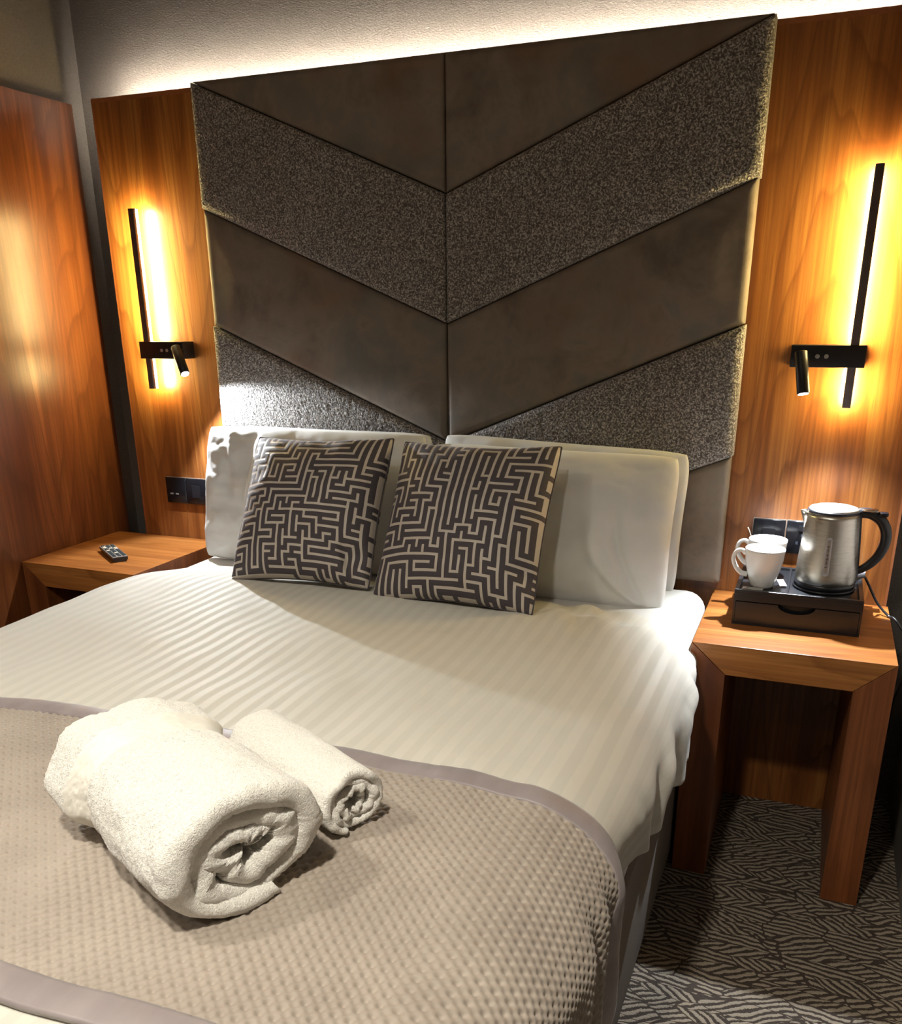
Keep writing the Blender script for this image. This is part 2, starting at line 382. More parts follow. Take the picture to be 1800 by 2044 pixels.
for (p_, e_) in DOWNLIGHTS:
    t = thing('ceiling_downlight', 'round recessed ceiling downlight above the bed and walkway', 'ceiling light', p_, 'ceiling downlights')
    lathe('trim_ring', [(.040, -.001), (.040, -.004), (.052, -.004), (.052, 0), (.040, -.001)], M['silver'], t, 32)
    cyl('lens', (0, 0, -.0005), (0, 0, -.002), .039, M['down_led'], t)
    ld = bpy.data.lights.new('lamp', 'SPOT'); ld.energy = e_*5.5; ld.color = WARM; ld.shadow_soft_size = .06; ld.spot_size = 2.3; ld.spot_blend = 1
    lo = bpy.data.objects.new('lamp', ld); COL.objects.link(lo); lo.parent = t; lo.location = (0, 0, -.03)

cl = thing('added_fill_lamp', 'added round fill lamp with opal diffuser, out of view over the bed', 'ceiling light', (-.15, -1.75, ZC))  # added out of view as soft fill, to flatten the light on the bed
lathe('housing', [(0, -.001), (.21, -.001), (.21, -.045), (.20, -.050), (.198, -.046), (0, -.046)], M['silver'], cl, 64)
cyl('diffuser', (0, 0, -.047), (0, 0, -.052), .197, M['fill_led'], cl, 64)

# ------------------------------------------------------------------ headboard
hb = thing('headboard', 'tall upholstered headboard with chevron panels of brown leather and grey boucle', 'headboard', (0, 0, .63))
W, TH, hh, ss, BOT = .772, 1.9475, .3209, .3175, .648
def slab(pts, thick, rad, mat, name, res, rough_amp, parent, outer):
    """padded panel over polygon pts (x,z) given as quad TL,TR,BR,BL (may be degenerate)"""
    tl, tr, br, bl = [np.array(p, float) for p in pts]
    wid = max(np.linalg.norm(tr-tl), np.linalg.norm(br-bl)); hei = max(np.linalg.norm(tl-bl), np.linalg.norm(tr-br))
    def samp(L):
        e = np.array([0, .0015, .004, .008, .013, .019, .026])
        inner = np.linspace(.034, L-.034, max(3, int((L-.068)/res))); s = np.concatenate([e, inner, L-e[::-1]]); return s/L
    U, V = np.meshgrid(samp(wid), samp(hei), indexing='ij')
    P = (tl*(1-U)[..., None]+tr*U[..., None])*(1-V)[..., None]+(bl*(1-U)[..., None]+br*U[..., None])*V[..., None]
    ds = []
    q = [tl, tr, br, bl]; cen = sum(q)/4
    for i in range(4):
        a, b = q[i], q[(i+1) % 4]
        if np.linalg.norm(b-a) < 1e-6: continue
        nn = np.array([-(b-a)[1], (b-a)[0]]); nn /= np.linalg.norm(nn)
        if np.dot(cen-a, nn) < 0: nn = -nn
        ds.append(np.clip((P-a) @ nn, 0, 9))
    d = np.min(ds, 0); k = np.clip(d/rad, 0, 1)
    y = -(thick-rad*.75)-rad*.75*np.sqrt(1-(1-k)**2)-.006*sstep(0, .12, d)
    y -= rough_amp*k*(RNG.random(d.shape)-.5)
    X3 = np.stack([P[..., 0], y, P[..., 1]-.63], -1)
    # skirt rows back to the wall panel
    def ring(A): B = A.copy(); B[:, 1] = -.0005; return B
    full = np.concatenate([ring(X3[0])[None], X3, ring(X3[-1])[None]], 0)
    fr = full[:, :1].copy(); fr[..., 1] = -.0005; la = full[:, -1:].copy(); la[..., 1] = -.0005
    full = np.concatenate([fr, full, la], 1)
    return link(name, grid_mesh(name, full), mat, parent)
g = .0012; CX = -.009
for sgn in (-1, 1):
    W_ = W*sgn
    def q(k0, k1, s0=None, e0=None, e1=None):
        return None
    ez = [TH, TH, TH-hh, TH-2*hh, TH-3*hh]         # seam heights on the outer edge (0 = top)
    cz = [TH, TH-ss, TH-ss-hh, TH-ss-2*hh, TH-ss-3*hh]
    for k in range(4):
        mat = 'leather' if k % 2 == 0 else 'boucle'
        o0, o1 = (ez[k], ez[k+1]); c0, c1 = cz[k], cz[k+1]
        c1 = max(c1, BOT)
        outer = (W_+(0.004*sgn if mat == 'boucle' else 0))
        if k == 0: pts = [(outer, o0), (g*sgn+CX, c0), (g*sgn+CX, c1+g), (outer, o0-g)]
        else: pts = [(outer, o0-g), (g*sgn+CX, c0-g), (g*sgn+CX, c1+g), (outer, o1+g)]
        if mat == 'leather': slab(pts, .050, .016, M['leather'], 'leather_panel', .02, .0002, hb, outer)
        else: slab(pts, .056, .020, M['boucle'], 'boucle_panel', .0045, .0022, hb, outer)
    pts = [(W_, ez[4]-g), (g*sgn+CX, cz[4]-g if cz[4] > BOT else BOT+.012), (g*sgn+CX, BOT), (W_, BOT)]
    slab(pts, .050, .016, M['leather'], 'leather_panel', .02, .0002, hb, W_)
box('backing_board', (-W+.012, -.03, 0.03), (W-.012, -.0002, TH-.63-.012), M['black_soft'], hb)

# ------------------------------------------------------------------ bed
bed = thing('bed', 'double divan bed with grey fabric base under the white bedding', 'bed', (0, -1.06, 0))
def rbox(name, lo, hi, r, mat, parent, seg=6): return box(name, lo, hi, mat, parent, r, seg, True)
rbox('divan_base', (-.75, -1.0, .03), (.75, .99, .36), .012, M['divan'], bed, 3)
rbox('mattress', (-.752, -1.0, .362), (.752, 1.0, .638), .055, M['sheet'], bed)
for sx in (-.68, .68):
    for sy in (-.9, .9): cyl('castor', (sx, sy, 0), (sx, sy, .035), .025, M['black_soft'], bed)

ZT = .686
def bed_surface(s, y, off=0.0, flare=None):
    """s = arc length from the middle (signed), y world; returns xyz of duvet top surface"""
    a = np.abs(s); sg = np.sign(s)
    HW = .765+(.037*sstep(-.42, -.72, y)-.018*sstep(-1.0, -1.4, y))*(s > 0)+.045*(s <= 0)*sstep(-.1, -.5, y)      # half width; held in by the right table
    rx, rz = .15, .10
    flat = HW-rx; arc = .5*PI*math.sqrt((rx*rx+rz*rz)/2)
    t = np.clip((a-flat)/arc, 0, 1)*PI/2; down = np.clip(a-flat-arc, 0, None)
    x = np.where(a < flat, a, flat+(rx+off)*np.sin(t))
    z = ZT+off-(rz+off)*(1-np.cos(t))-down
    x = x+np.where(a > flat, 0, 0)
    puff = .020*fbm(s*2.3+5, y*2.3, 3, 1)+.006*fbm(s*7, y*5, 2, 3)
    crown = -.012*(np.minimum(a, flat)/flat)**2
    side = sstep(flat+arc*.5, flat+arc*1.2, a)
    head = -.030*sstep(-.62, -.34, y)
    z = z+(puff+crown+head)*(1-side)
    fold = .010*np.sin(y*34+2.5*fbm(y*3, s*2, 2, 2)*6)*side+.016*fbm(y*9, s*3, 3, 5)*side
    x = x+fold+.10*down*side*0
    return np.stack([x*sg, y+0*x, z], -1)
def hem_s(y, right=True):
    """arc length at which the duvet hem hangs"""
    hemz = np.interp(-y, [.3, .5, .7, .9, 1.1, 1.4, 2.1], [.40, .41, .44, .485, .52, .55, .56]) if right else .40+0*y
    flat = np.where(y > -.5, .765, .81)-.15; arc = .5*PI*math.sqrt((.15**2+.10**2)/2)
    return flat+arc+(ZT-.10-hemz)
ny, ns = 300, 330
yy = np.linspace(-.335, -2.06, ny)[:, None]; uu = np.linspace(-1, 1, ns)[None, :]
sR = hem_s(yy, True)+.008*np.sin(yy*21)+.01*fbm(yy*6, yy*0, 2, 4); sL = hem_s(yy, False)
s_ = np.where(uu > 0, uu*sR, uu*sL)
P = bed_surface(s_, yy+0*s_)
# puffed lip at the head end
lip = np.clip((P[..., 1]+.335)/-.05, 0, 1); P[..., 2] -= .045*(1-np.sqrt(np.clip(1-(1-lip)**2, 0, 1)))
wr = np.exp(-((s_-.52)**2)/.02)*sstep(-.9, -.4, yy); P[..., 2] += .006*np.sin(s_*60+yy*25)*wr
foot = sstep(-1.99, -2.06, yy)+0*s_; P[..., 2] -= foot*.05
dn = P.copy()
uv = np.stack([s_, yy+0*s_], -1)
me = grid_mesh('duvet', P, uv=uv)
duv = link('duvet', me, M['duvet']); tag(duv, 'white satin-striped duvet spread over the bed', 'duvet')
so = duv.modifiers.new('thick', 'SOLIDIFY'); so.thickness = .016; so.offset = -1

# quilted runner
run = thing('bed_runner', 'taupe dimple-quilted bed runner with satin border across the foot of the bed', 'bed runner', (0, -1.65, ZT))
bw = .042
arc = .5*PI*math.sqrt((.15**2+.10**2)/2); smax = .81-.15+arc+.30; smin = -1.02
def ytop(s): return -1.342-.045*sstep(.62, .95, s)-.03*sstep(.1, -.6, s)+.004*np.sin(s*19)
def ybot(s): return -1.955+.004*np.sin(s*13+1)
def runner_pts(s, y, h):
    P = bed_surface(s, y, .007); 
    e = .002
    Pu = bed_surface(s+e, y, .007)-P; Pv = bed_surface(s, y+e, .007)-P
    N = np.cross(Pu, Pv); N /= np.linalg.norm(N, axis=-1, keepdims=True)+1e-12
    N = np.where((N[..., 2:3]+np.sign(s)[..., None]*N[..., :1]) < 0, -N, N)
    P = P+N*h[..., None]; P[..., 0] -= 0; P[..., 1] += 1.65; P[..., 2] -= ZT; return P
def field(y0, y1, s0, s1, res, hfun, name, mat):
    nu = int((s1-s0)/res); nv = int(abs(.61 if y0 is None else 1)*1/res) if False else None
    U = np.linspace(s0, s1, nu)[:, None]; A = y0(U); B = y1(U); nv = int(abs(float(np.mean(B-A)))/res)+3
    V = np.linspace(0, 1, nv)[None, :]; s2 = U+0*V; y2 = A*(1-V)+B*V
    o = link(name, grid_mesh(name, runner_pts(s2, y2, hfun(s2, y2, V)), flip=True), mat, run); return o
def dimple(s, y, V):
    a, b = 2*PI*(s+.0006*np.sin(y*60))/.0166, 2*PI*y/.0162
    P1 = (.5+.5*np.cos(a))*(.5+.5*np.cos(b)); P2 = (.5-.5*np.cos(a))*(.5-.5*np.cos(b))
    return .0035-.0052*P1**1.6-.0026*P2**1.6+.0018*fbm(s*8, y*8, 2, 6)
field(lambda s: ytop(s)-bw, lambda s: ybot(s)+bw, smin, smax-bw, .0019, dimple, 'quilted_field', M['quilt'])
def puffband(s, y, V): return .003+.0030*np.sin(PI*np.clip(V, 0, 1))+.0018*fbm(s*26, y*6, 3, 2)
field(lambda s: ytop(s), lambda s: ytop(s)-bw-.001, smin, smax, .006, puffband, 'satin_border', M['satin'])
field(lambda s: ybot(s)+bw+.001, lambda s: ybot(s), smin, smax, .006, puffband, 'satin_border', M['satin'])
for o in [c for c in run.children if c.name.startswith('satin')]:
    md = o.modifiers.new('thick', 'SOLIDIFY'); md.thickness = .007; md.offset = -1

# ------------------------------------------------------------------ pillows and cushions
def pillow_grid(w, h, t, n1, n2, pinch=.05, power=.42, ear=.0, disp=None):
    a = np.linspace(-1, 1, n1); b = np.linspace(-1, 1, n2)
    a = np.sin(a*PI/2)*.35+a*.65; b = np.sin(b*PI/2)*.35+b*.65
    U, V = np.meshgrid(a, b, indexing='ij')
    x = w/2*U*(1-pinch*(1-np.abs(V)**2.2)); z = h/2*V*(1-pinch*(1-np.abs(U)**2.2))
    cr = 1-.055*(np.abs(U)*np.abs(V))**5
    x = x*cr; z = z*cr
    y = t/2*np.power(np.clip((1-U**2), 0, 1)*np.clip(1-V**2, 0, 1), power)
    return U, V, x, y, z
def pillow(name, w, h, t, mat, loc, lean, rz=0, roll=0, seed=0, crease=None, n1=110, n2=80, pinch=.03, sag=.0):
    U, V, x, y, z = pillow_grid(w, h, t, n1, n2, pinch)
    body = np.power(np.clip((1-U**2)*(1-V**2), 0, 1), .3)
    ed = np.clip(1.4-body*1.2, .35, 1)
    wr = (.020*fbm(U*1.8+seed, V*1.5, 3, seed)+.010*np.abs(fbm(U*3+seed*2, V*2.2+3, 3, seed+2))*2*ed)*body
    front = -y-wr
    if crease: front = front+crease(U, V)*body
    back = y*.8
    zs = z-sag*h*(1-U**2)*np.clip(V, 0, 1)**3
    F = np.stack([x, front, zs], -1); B = np.stack([x, back, zs], -1)
    # piped / sewn outer seam: join in a single loop grid (rows of U, loop over front then back)
    G = np.concatenate([F, B[:, ::-1]], 1)
    me = grid_mesh(name, G, closed_v=True)
    bm = bmesh.new(); bm.from_mesh(me); bmesh.ops.remove_doubles(bm, verts=bm.verts, dist=1e-5)
    bmesh.ops.recalc_face_normals(bm, faces=bm.faces); bm.to_mesh(me); bm.free()
    me.polygons.foreach_set('use_smooth', [True]*len(me.polygons))
    o = link(name, me, mat); o.location = loc; o.rotation_euler = (-lean, roll, rz); return o
def creaseL(U, V):
    line = -.42-.16*(1-V)*.5
    d = U-line
    st = -.016*sstep(-.015, .02, d)*(1-sstep(.1, .55, d))*sstep(-.35, .2, V)
    fl = .018*np.exp(-((U+.70)/.10)**2)*np.exp(-((V-.15)/.35)**2)-.012*np.exp(-((U+.62+.1*V)/.045)**2)*sstep(-.2, .2, V)+.012*fbm(U*6, V*5, 3, 2)*(U < -.4)
    return st+fl
def creaseR(U, V):
    c1 = np.exp(-((U-(.60+.26*np.clip(-V, 0, 1)**1.3))/.035)**2)*sstep(.35, -.25, V)
    c2 = np.exp(-((U-(.42+.50*np.clip(-V, 0, 1)**2.2))/.05)**2)*sstep(.2, -.4, V)
    return -.016*c2+.020*c1
tag(pillow('pillow', .70, .39, .085, M['pillow'], (-.372, -.108, .828), .06, 0, 0, 3, None), 'white pillow standing behind another at the left of the headboard', 'pillow', 'white pillows')
tag(pillow('pillow', .695, .395, .085, M['pillow'], (.335, -.110, .818), .06, 0, .035, 1, None), 'white pillow behind the front right pillow, one corner peeking out', 'pillow', 'white pillows')
tag(pillow('pillow', .735, .405, .135, M['pillow'], (-.366, -.225, .834), .20, 0, 0, 5, creaseL, pinch=.035), 'white pillow with a folded flap at the left front of the bed head', 'pillow', 'white pillows')
tag(pillow('pillow', .68, .40, .15, M['pillow'], (.336, -.232, .815), .22, 0, .01, 2, creaseR, pinch=.035), 'white pillow with a slanting crease at the right front of the bed head', 'pillow', 'white pillows')

def maze_cells(nc, seed):
    """winding corridors: dark corridors, pale walls; returns boolean raster of pale lines"""
    rnd = random.Random(seed); seen = [[False]*nc for _ in range(nc)]
    R = np.ones((nc*2+1, nc*2+1), bool); st = [(rnd.randrange(nc), rnd.randrange(nc))]; seen[st[0][0]][st[0][1]] = True; last = None
    R[st[0][0]*2+1, st[0][1]*2+1] = False
    while st:
        i, j = st[-1]; nb = []
        for di, dj in ((1, 0), (-1, 0), (0, 1), (0, -1)):
            a, b = i+di, j+dj
            if 0 <= a < nc and 0 <= b < nc and not seen[a][b]: nb.append((a, b, (di, dj)))
        if not nb: st.pop(); last = None; continue
        pref = [x for x in nb if x[2] == last]
        c = pref[0] if pref and rnd.random() < .45 else rnd.choice(nb)
        a, b, last = c; seen[a][b] = True; R[a*2+1, b*2+1] = False; R[i+a+1, j+b+1] = False; st.append((a, b))
    return R
def cushion(name, w, t, loc, lean, rz, roll, seed, label, dent=None):
    nc = 21; R = maze_cells(nc+6, seed)[6:7+2*nc, 6:7+2*nc]
    # raster: wall cells narrow (2 faces), corridor cells (4 faces)
    wseg, cseg = 2, 4; idx = []
    for k in range(2*nc+1): idx += [k]*(wseg if k % 2 == 0 else cseg)
    nf = len(idx); idx = np.array(idx)
    # thickness of strips in parameter space
    wts = np.concatenate([[.34/wseg]*wseg if k % 2 == 0 else [.66/cseg]*cseg for k in range(2*nc+1)])
    c = np.concatenate([[0], np.cumsum(wts)]); c = c/c[-1]*2-1
    U, V = np.meshgrid(c, c, indexing='ij')
    cr = 1-.03*(np.abs(U)*np.abs(V))**6
    x = w/2*U*(1-.06*(1-np.abs(V)**2))*cr; z = w/2*V*(1-.09*(1-np.abs(U)**2))*cr
    y = t/2*np.power(np.clip((1-U**2), 0, 1)*np.clip(1-V**2, 0, 1), .46)
    body = np.power(np.clip((1-U**2)*(1-V**2), 0, 1), .25)
    wr = .012*fbm(U*2+seed, V*2, 3, seed)*body
    if dent is not None: wr = wr+dent(U, V)*body
    pale = R[idx][:, idx]
    pv = np.zeros((nf+1, nf+1)); cnt = np.zeros_like(pv)
    for a in (0, 1):
        for b in (0, 1): pv[a:nf+a, b:nf+b] += ~pale; cnt[a:nf+a, b:nf+b] += 1
    pile = .0014*(pv/cnt)
    F = np.stack([x, -y-wr-pile*body, z], -1); B = np.stack([x, y+pile*body, z], -1)
    root = thing(name, label, 'cushion', loc, 'maze pattern cushions'); root.rotation_euler = (-lean, roll, rz)
    for nm, G, fl in (('front_cover', F, False), ('back_cover', B, True)):
        me = grid_mesh(nm, G, flip=fl); me.materials.append(M['maze_dark']); me.materials.append(M['maze_light'])
        me.polygons.foreach_set('material_index', pale.reshape(-1).astype(np.int32)); me.update()
        link(nm, me, None, root)
    q_ = [(x[i, 0], 0, z[i, 0]) for i in range(0, nf+1, 6)]+[(x[-1, i], 0, z[-1, i]) for i in range(0, nf+1, 6)][0:]+[(x[i, -1], 0, z[i, -1]) for i in range(nf, -1, -6)]+[(x[0, i], 0, z[0, i]) for i in range(nf, -1, -6)]
    pts = [q_[0]]
    for p_ in q_[1:]:
        if (Vector(p_)-Vector(pts[-1])).length > .004: pts.append(p_)
    tube('seam', pts, .0022, M['maze_dark'], root, 6, 2)
    return root
dentL = lambda U, V: -.030*np.exp(-((U-.85)**2+(V+.62)**2)/.02)-.018*np.exp(-((U-.72+.25*(V+.7))/.05)**2)*sstep(-.3, -.7, V)
dentR = lambda U, V: -.022*np.exp(-((U-.92)**2+(V+.60)**2)/.015)
cushion('cushion', .41, .165, (-.228, -.452, .858), .54, .02, -.03, 11, 'square maze-pattern velvet cushion, left of the pair', dentL)
cushion('cushion', .425, .165, (.205, -.462, .856), .55, -.03, -.02, 23, 'square maze-pattern velvet cushion, right of the pair', dentR)

# ------------------------------------------------------------------ towels
def towel(name, label, A, Bp, ra, rb, turns, thick, r_in, mat, band=None, seed=0, amp=.004, fuzz=.0022):
    """A: centre of the near end face, Bp: centre of the far end (both on the roll axis)"""
    A, Bp = Vector(A), Vector(Bp); ax = (Bp-A); L = ax.length; ax.normalize(); side = Vector((0, 0, 1)).cross(ax).normalized(); upv = ax.cross(side)
    if upv.z < 0: upv = -upv
    nth = int(turns*150); th = np.linspace(0, turns*2*PI, nth)
    fr = th/(turns*2*PI); R_ = r_in+(1-r_in)*np.power(fr, .9)
    tt = thick/2
    nb = 170; cap = 9
    # closed loop of (axis position a, normal offset n)
    loop = []
    an = np.linspace(0, L, nb)
    for a in an: loop.append((a, 1.0))
    for k in range(1, cap): ang = PI/2-PI*k/cap; loop.append((L+tt*math.cos(ang)*.9, math.sin(ang)))
    for a in an[::-1]: loop.append((a, -1.0))
    for k in range(1, cap): ang = -PI/2-PI*k/cap; loop.append((tt*math.cos(ang)*.9, math.sin(ang)))
    loop = np.array(loop)
    TH_, LP = np.meshgrid(th, np.arange(len(loop)), indexing='ij')
    a_ = loop[LP, 0]; n_ = loop[LP, 1]
    RR = R_[:, None]+0*a_
    frr = fr[:, None]
    wob = amp*(fbm(TH_*1.1+seed, a_*4+seed, 3, seed)*2.4*(.3+1.5*(1-frr))+.6*np.sin(3*TH_+seed)*(1-frr))
    off = n_*tt*.96*(1+.25*fbm(TH_*2, a_*20, 2, seed+1))
    rad = (RR*(ra+rb)/2+wob+off)
    ex, ey = ra/((ra+rb)/2), rb/((ra+rb)/2)
    if band:
        g_ = np.exp(-((a_-band[0])/band[1])**4)*sstep(.5, .66, frr)
        rad = rad-.0080*g_*(n_ > 0)-.006*sstep(L*.42, L*.62, a_)*(n_ > 0)+.010*sstep(L*.66, L*.80, a_)*(n_ > 0)+.004*sstep(L*.75, L, a_)*(n_ > 0)*np.sin(TH_*7)*.6
    px = rad*np.cos(-TH_+1.0*PI*turns%1+band_phase(seed))*ex; pz = rad*np.sin(-TH_+1.0*PI*turns%1+band_phase(seed))*ey
    pz = np.where(pz < 0, pz*(1-.10*np.clip(-pz/rb, 0, 1)**2), pz)
    push = .012*fbm(TH_*.8, a_*0+seed, 3, seed+2)+.010*(frr-.6)
    ap = a_+push*np.where(a_ < L/2, 1, -1)*np.clip(np.abs(a_-L/2)/(L/2), 0, 1)**2*-1
    fz = fuzz*(RNG.random(px.shape)-.5)
    P = np.array(A)[None, None]+ap[..., None]*np.array(ax)+(px+fz)[..., None]*np.array(side)+(pz+fz)[..., None]*np.array(upv)
    zmin = P[..., 2].min(); 
    me = grid_mesh(name, P, closed_v=True); me.materials.append(mat)
    if band:
        me.materials.append(M['towel_flat']); sel = (np.abs(a_-band[0]) < band[1]*1.25) & (n_ > .5) & (frr > .5)
        me.polygons.foreach_set('material_index', sel[:-1].reshape(-1).astype(np.int32))
    bm = bmesh.new(); bm.from_mesh(me); bm.verts.ensure_lookup_table(); k = len(loop)
    f1 = bm.faces.new([bm.verts[i] for i in range(k)]); f2 = bm.faces.new([bm.verts[(nth-1)*k+i] for i in range(k)])
    bmesh.ops.recalc_face_normals(bm, faces=bm.faces); bm.to_mesh(me); bm.free()
    me.polygons.foreach_set('use_smooth', [len(p_.vertices) == 4 for p_ in me.polygons])
    o = link(name, me); tag(o, label, 'towel', 'rolled white towels'); return o
def band_phase(seed): return {1: 2.2+PI*2.0, 2: -2.4+PI*.35}.get(seed, 0)
towel('rolled_towel', 'large rolled white bath towel lying on the bed runner', (.418, -1.728, .772), (.160, -1.600, .776), .100, .074, 2.75, .036, .17, M['terry'], (.215, .017), 1, .0065)
towel('rolled_towel', 'small rolled white hand towel beside the large bath towel', (.467, -1.552, .742), (.250, -1.438, .742), .048, .043, 3.1, .0135, .18, M['terry'], None, 2, .003, .001)

# ------------------------------------------------------------------ bedside tables
def bedside(x0, label):
    t = thing('bedside_table', label, 'bedside table', (x0, 0, 0), 'walnut bedside tables')
    w_, H, th, lg, Dp = .4348, .6178, .0726, .0814, .442; e = .0006
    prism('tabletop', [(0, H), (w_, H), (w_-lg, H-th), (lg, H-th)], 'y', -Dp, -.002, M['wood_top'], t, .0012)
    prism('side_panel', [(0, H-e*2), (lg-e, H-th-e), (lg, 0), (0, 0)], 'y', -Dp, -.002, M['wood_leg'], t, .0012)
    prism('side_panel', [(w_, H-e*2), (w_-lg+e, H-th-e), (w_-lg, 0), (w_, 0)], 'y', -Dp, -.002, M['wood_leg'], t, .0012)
    return t
TZ = .6178
bedside(.7593, 'walnut bedside table right of the bed, carrying the kettle tray')
bedside(-1.2885, 'walnut bedside table left of the bed, carrying the remote control')

# ------------------------------------------------------------------ wall lights
def aim(o, d): o.rotation_euler = Vector(d).to_track_quat('-Z', 'Y').to_euler()
def wall_lamp(sg, label, cylt, cylb, energy, aimv, spot, blend):
    t = thing('wall_light', label, 'wall light', (sg*.97, 0, 1.233), 'black bar wall lights')
    bx = sg*1.027-sg*.97
    rbox('mounting_plate', (sg*.888-sg*.97, -.058, -.0255), (sg*1.054-sg*.97, 0, .0255), .0015, M['black_metal'], t, 2)
    bar = rbox('light_bar', (bx-.0095, -.056, -.118), (bx+.0095, -.0435, .405), .0012, M['bronze_bar'], t, 2)
    bar['label'] = 'slim dark bronze bar'
    for z0, z1 in ((-.117, -.027), (.027, .404)):
        d = box('led_diffuser', (bx-.0088, -.0430, z0), (bx+.0088, -.0340, z1), M['bar_led'], t); d['label'] = 'glowing warm diffuser on the back of the bar'
    for k in (0, 1):
        x_ = (sg*.948 if sg > 0 else -.948)+sg*.020*k-sg*.97
        b = cyl('button', (x_, -.058, 0), (x_, -.0605, 0), .005, M['silver'], t, 20, .0006)
    o = Vector((sg*.97, 0, 1.233)); a, b = Vector(cylt)-o, Vector(cylb)-o
    cyl('pivot', (a.x, -.055, a.z-.012), (a.x, a.y+.002, a.z-.012), .006, M['black_metal'], t, 16)
    hd = cyl('reading_head', a, b, .0145, M['black_metal'], t, 40, .0012)
    d = (b-a).normalized()
    ring = cyl('lens', b-d*.001, b+d*.0008, .0118, M['lens'], hd, 32); ring['label'] = 'bright white lens'
    ld = bpy.data.lights.new('lamp', 'SPOT'); ld.energy = energy; ld.color = COOL; ld.shadow_soft_size = .008
    ld.spot_size = spot; ld.spot_blend = blend
    lo = bpy.data.objects.new('lamp', ld); COL.objects.link(lo); lo.parent = t; lo.location = b+d*.010; aim(lo, aimv)
    return t
wall_lamp(1, 'black wall light with glowing upright bar above the kettle', (.911, -.080, 1.244), (.928, -.106, 1.150), READ_R, (.30, -.36, -1), 1.85, .85)
wall_lamp(-1, 'black wall light with glowing upright bar above the left bedside table', (-.893, -.085, 1.243), (-.842, -.118, 1.168), READ_L, (.55, -.35, -1), 2.3, .25)

# ------------------------------------------------------------------ sockets
def socket(x0, label, kind):
    t = thing('wall_socket', label, 'socket', (x0+.041, 0, .781), 'black wall plates')
    rbox('faceplate', (-.040, -.009, -.043), (.040, -.003, .043), .002, M['black_gloss'], t, 2)
    box('metal_trim', (-.0408, -.0035, -.0438), (.0408, 0, .0438), M['silver'], t)
    if kind == 'usb':
        for k in (-.018, .004): box('port', (k-.006, -.0098, -.014), (k+.006, -.0088, -.009), M['silver'], t)
    elif kind == 'power':
        box('switch', (-.010, -.0115, .018), (.010, -.009, .032), M['black_soft'], t)
        for a, b in ((0, .006), (-.011, -.014), (.011, -.014)): box('pin_hole', (a-.003, -.0094, b-.004), (a+.003, -.0089, b+.004), M['ink'], t)
    else:
        box('rocker', (-.016, -.0115, -.020), (.016, -.009, .020), M['black_soft'], t)
    return t
socket(-1.056, 'black wall plate over the left bedside table, left one of the two', 'usb')
socket(-.973, 'black wall plate over the left bedside table, the one nearer the bed', 'switch')
socket(.842, 'black wall plate behind the mugs', 'switch')
socket(.925, 'black wall plate mostly hidden behind the kettle', 'power')

# ------------------------------------------------------------------ hospitality tray
TR = thing('hospitality_tray', 'black box tray with drawer under the kettle and mugs', 'tray', (.975, -.155, TZ+.0005))
hw, hd_, th_ = .1435, .124, .088
rbox('box_body', (-hw, -hd_+.016, 0), (hw, hd_, th_-.008), .0025, M['black_leatherette'], TR, 2)
bm = bmesh.new()
add_box(bm, (-hw, -hd_, th_-.008), (hw, -hd_+.010, th_), .001); add_box(bm, (-hw, hd_-.010, th_-.008), (hw, hd_, th_), .001)
add_box(bm, (-hw, -hd_+.010, th_-.008), (-hw+.010, hd_-.010, th_), .001); add_box(bm, (hw-.010, -hd_+.010, th_-.008), (hw, hd_-.010, th_), .001)
add_box(bm, (-.028, -hd_+.010, th_-.008), (-.022, hd_-.010, th_-.001), .001)
add_box(bm, (-hw, -hd_, 0), (-hw+.005, -hd_+.017, th_-.008)); add_box(bm, (hw-.005, -hd_, 0), (hw, -hd_+.017, th_-.008)); add_box(bm, (-hw+.005, -hd_, 0), (hw-.005, -hd_+.017, .005)); add_box(bm, (-hw+.005, -hd_, .060), (hw-.005, -hd_+.017, th_-.008))
link('rim', bm_mesh('rim', bm), M['black_leatherette'], TR)
# drawer front with half-moon finger notch
bm = bmesh.new(); N = 24
top, bot = .058, .006; r1 = .042; nd = .019
outl = [(-hw+.006, bot), (hw-.006, bot), (hw-.006, top)]+[(r1*math.cos(a)*1.0, top-nd*math.sin(a)) for a in np.linspace(0, PI, N)]+[(-hw+.006, top)]
A = [bm.verts.new((x, -hd_-.002, z)) for x, z in outl]; B = [bm.verts.new((x, -hd_+.004, z)) for x, z in outl]
bm.faces.new(A); bm.faces.new(B[::-1])
for i in range(len(outl)): bm.faces.new((A[i], B[i], B[(i+1) % len(outl)], A[(i+1) % len(outl)]))
link('drawer', bm_mesh('drawer', bm), M['black_leatherette'], TR)
TT = TZ+.0005+th_-.008   # inner deck height
# kettle base with cord
kx, ky = 1.030, -.165
kb = thing('kettle_base', 'round black power base under the kettle with a black cord', 'kettle base', (kx, ky, TT+.0003))
lathe('base_disc', [(0, 0), (.068, 0), (.0715, .003), (.070, .006), (.064, .0075), (0, .0075)], M['black_soft'], kb, 64)
cpts = [(1.092, -.13, TT+.008), (1.118, -.10, TT+.018), (1.130, -.085, TT+.004), (1.160, -.085, .650), (1.188, -.10, TZ+.006), (1.200, -.115, TZ+.0055), (1.2115, -.13, TZ-.004),
        (1.232, -.15, .585), (1.243, -.16, .53), (1.236, -.17, .47), (1.226, -.17, .43), (1.230, -.12, .36), (1.238, -.06, .30), (1.22, .0, .22), (1.21, .05, .10), (1.215, .06, .02)]
tube('power_cord', [(x-kx, y-ky, z-TT-.0003) for x, y, z in cpts], .0031, M['black_soft'], kb, 10, 6)
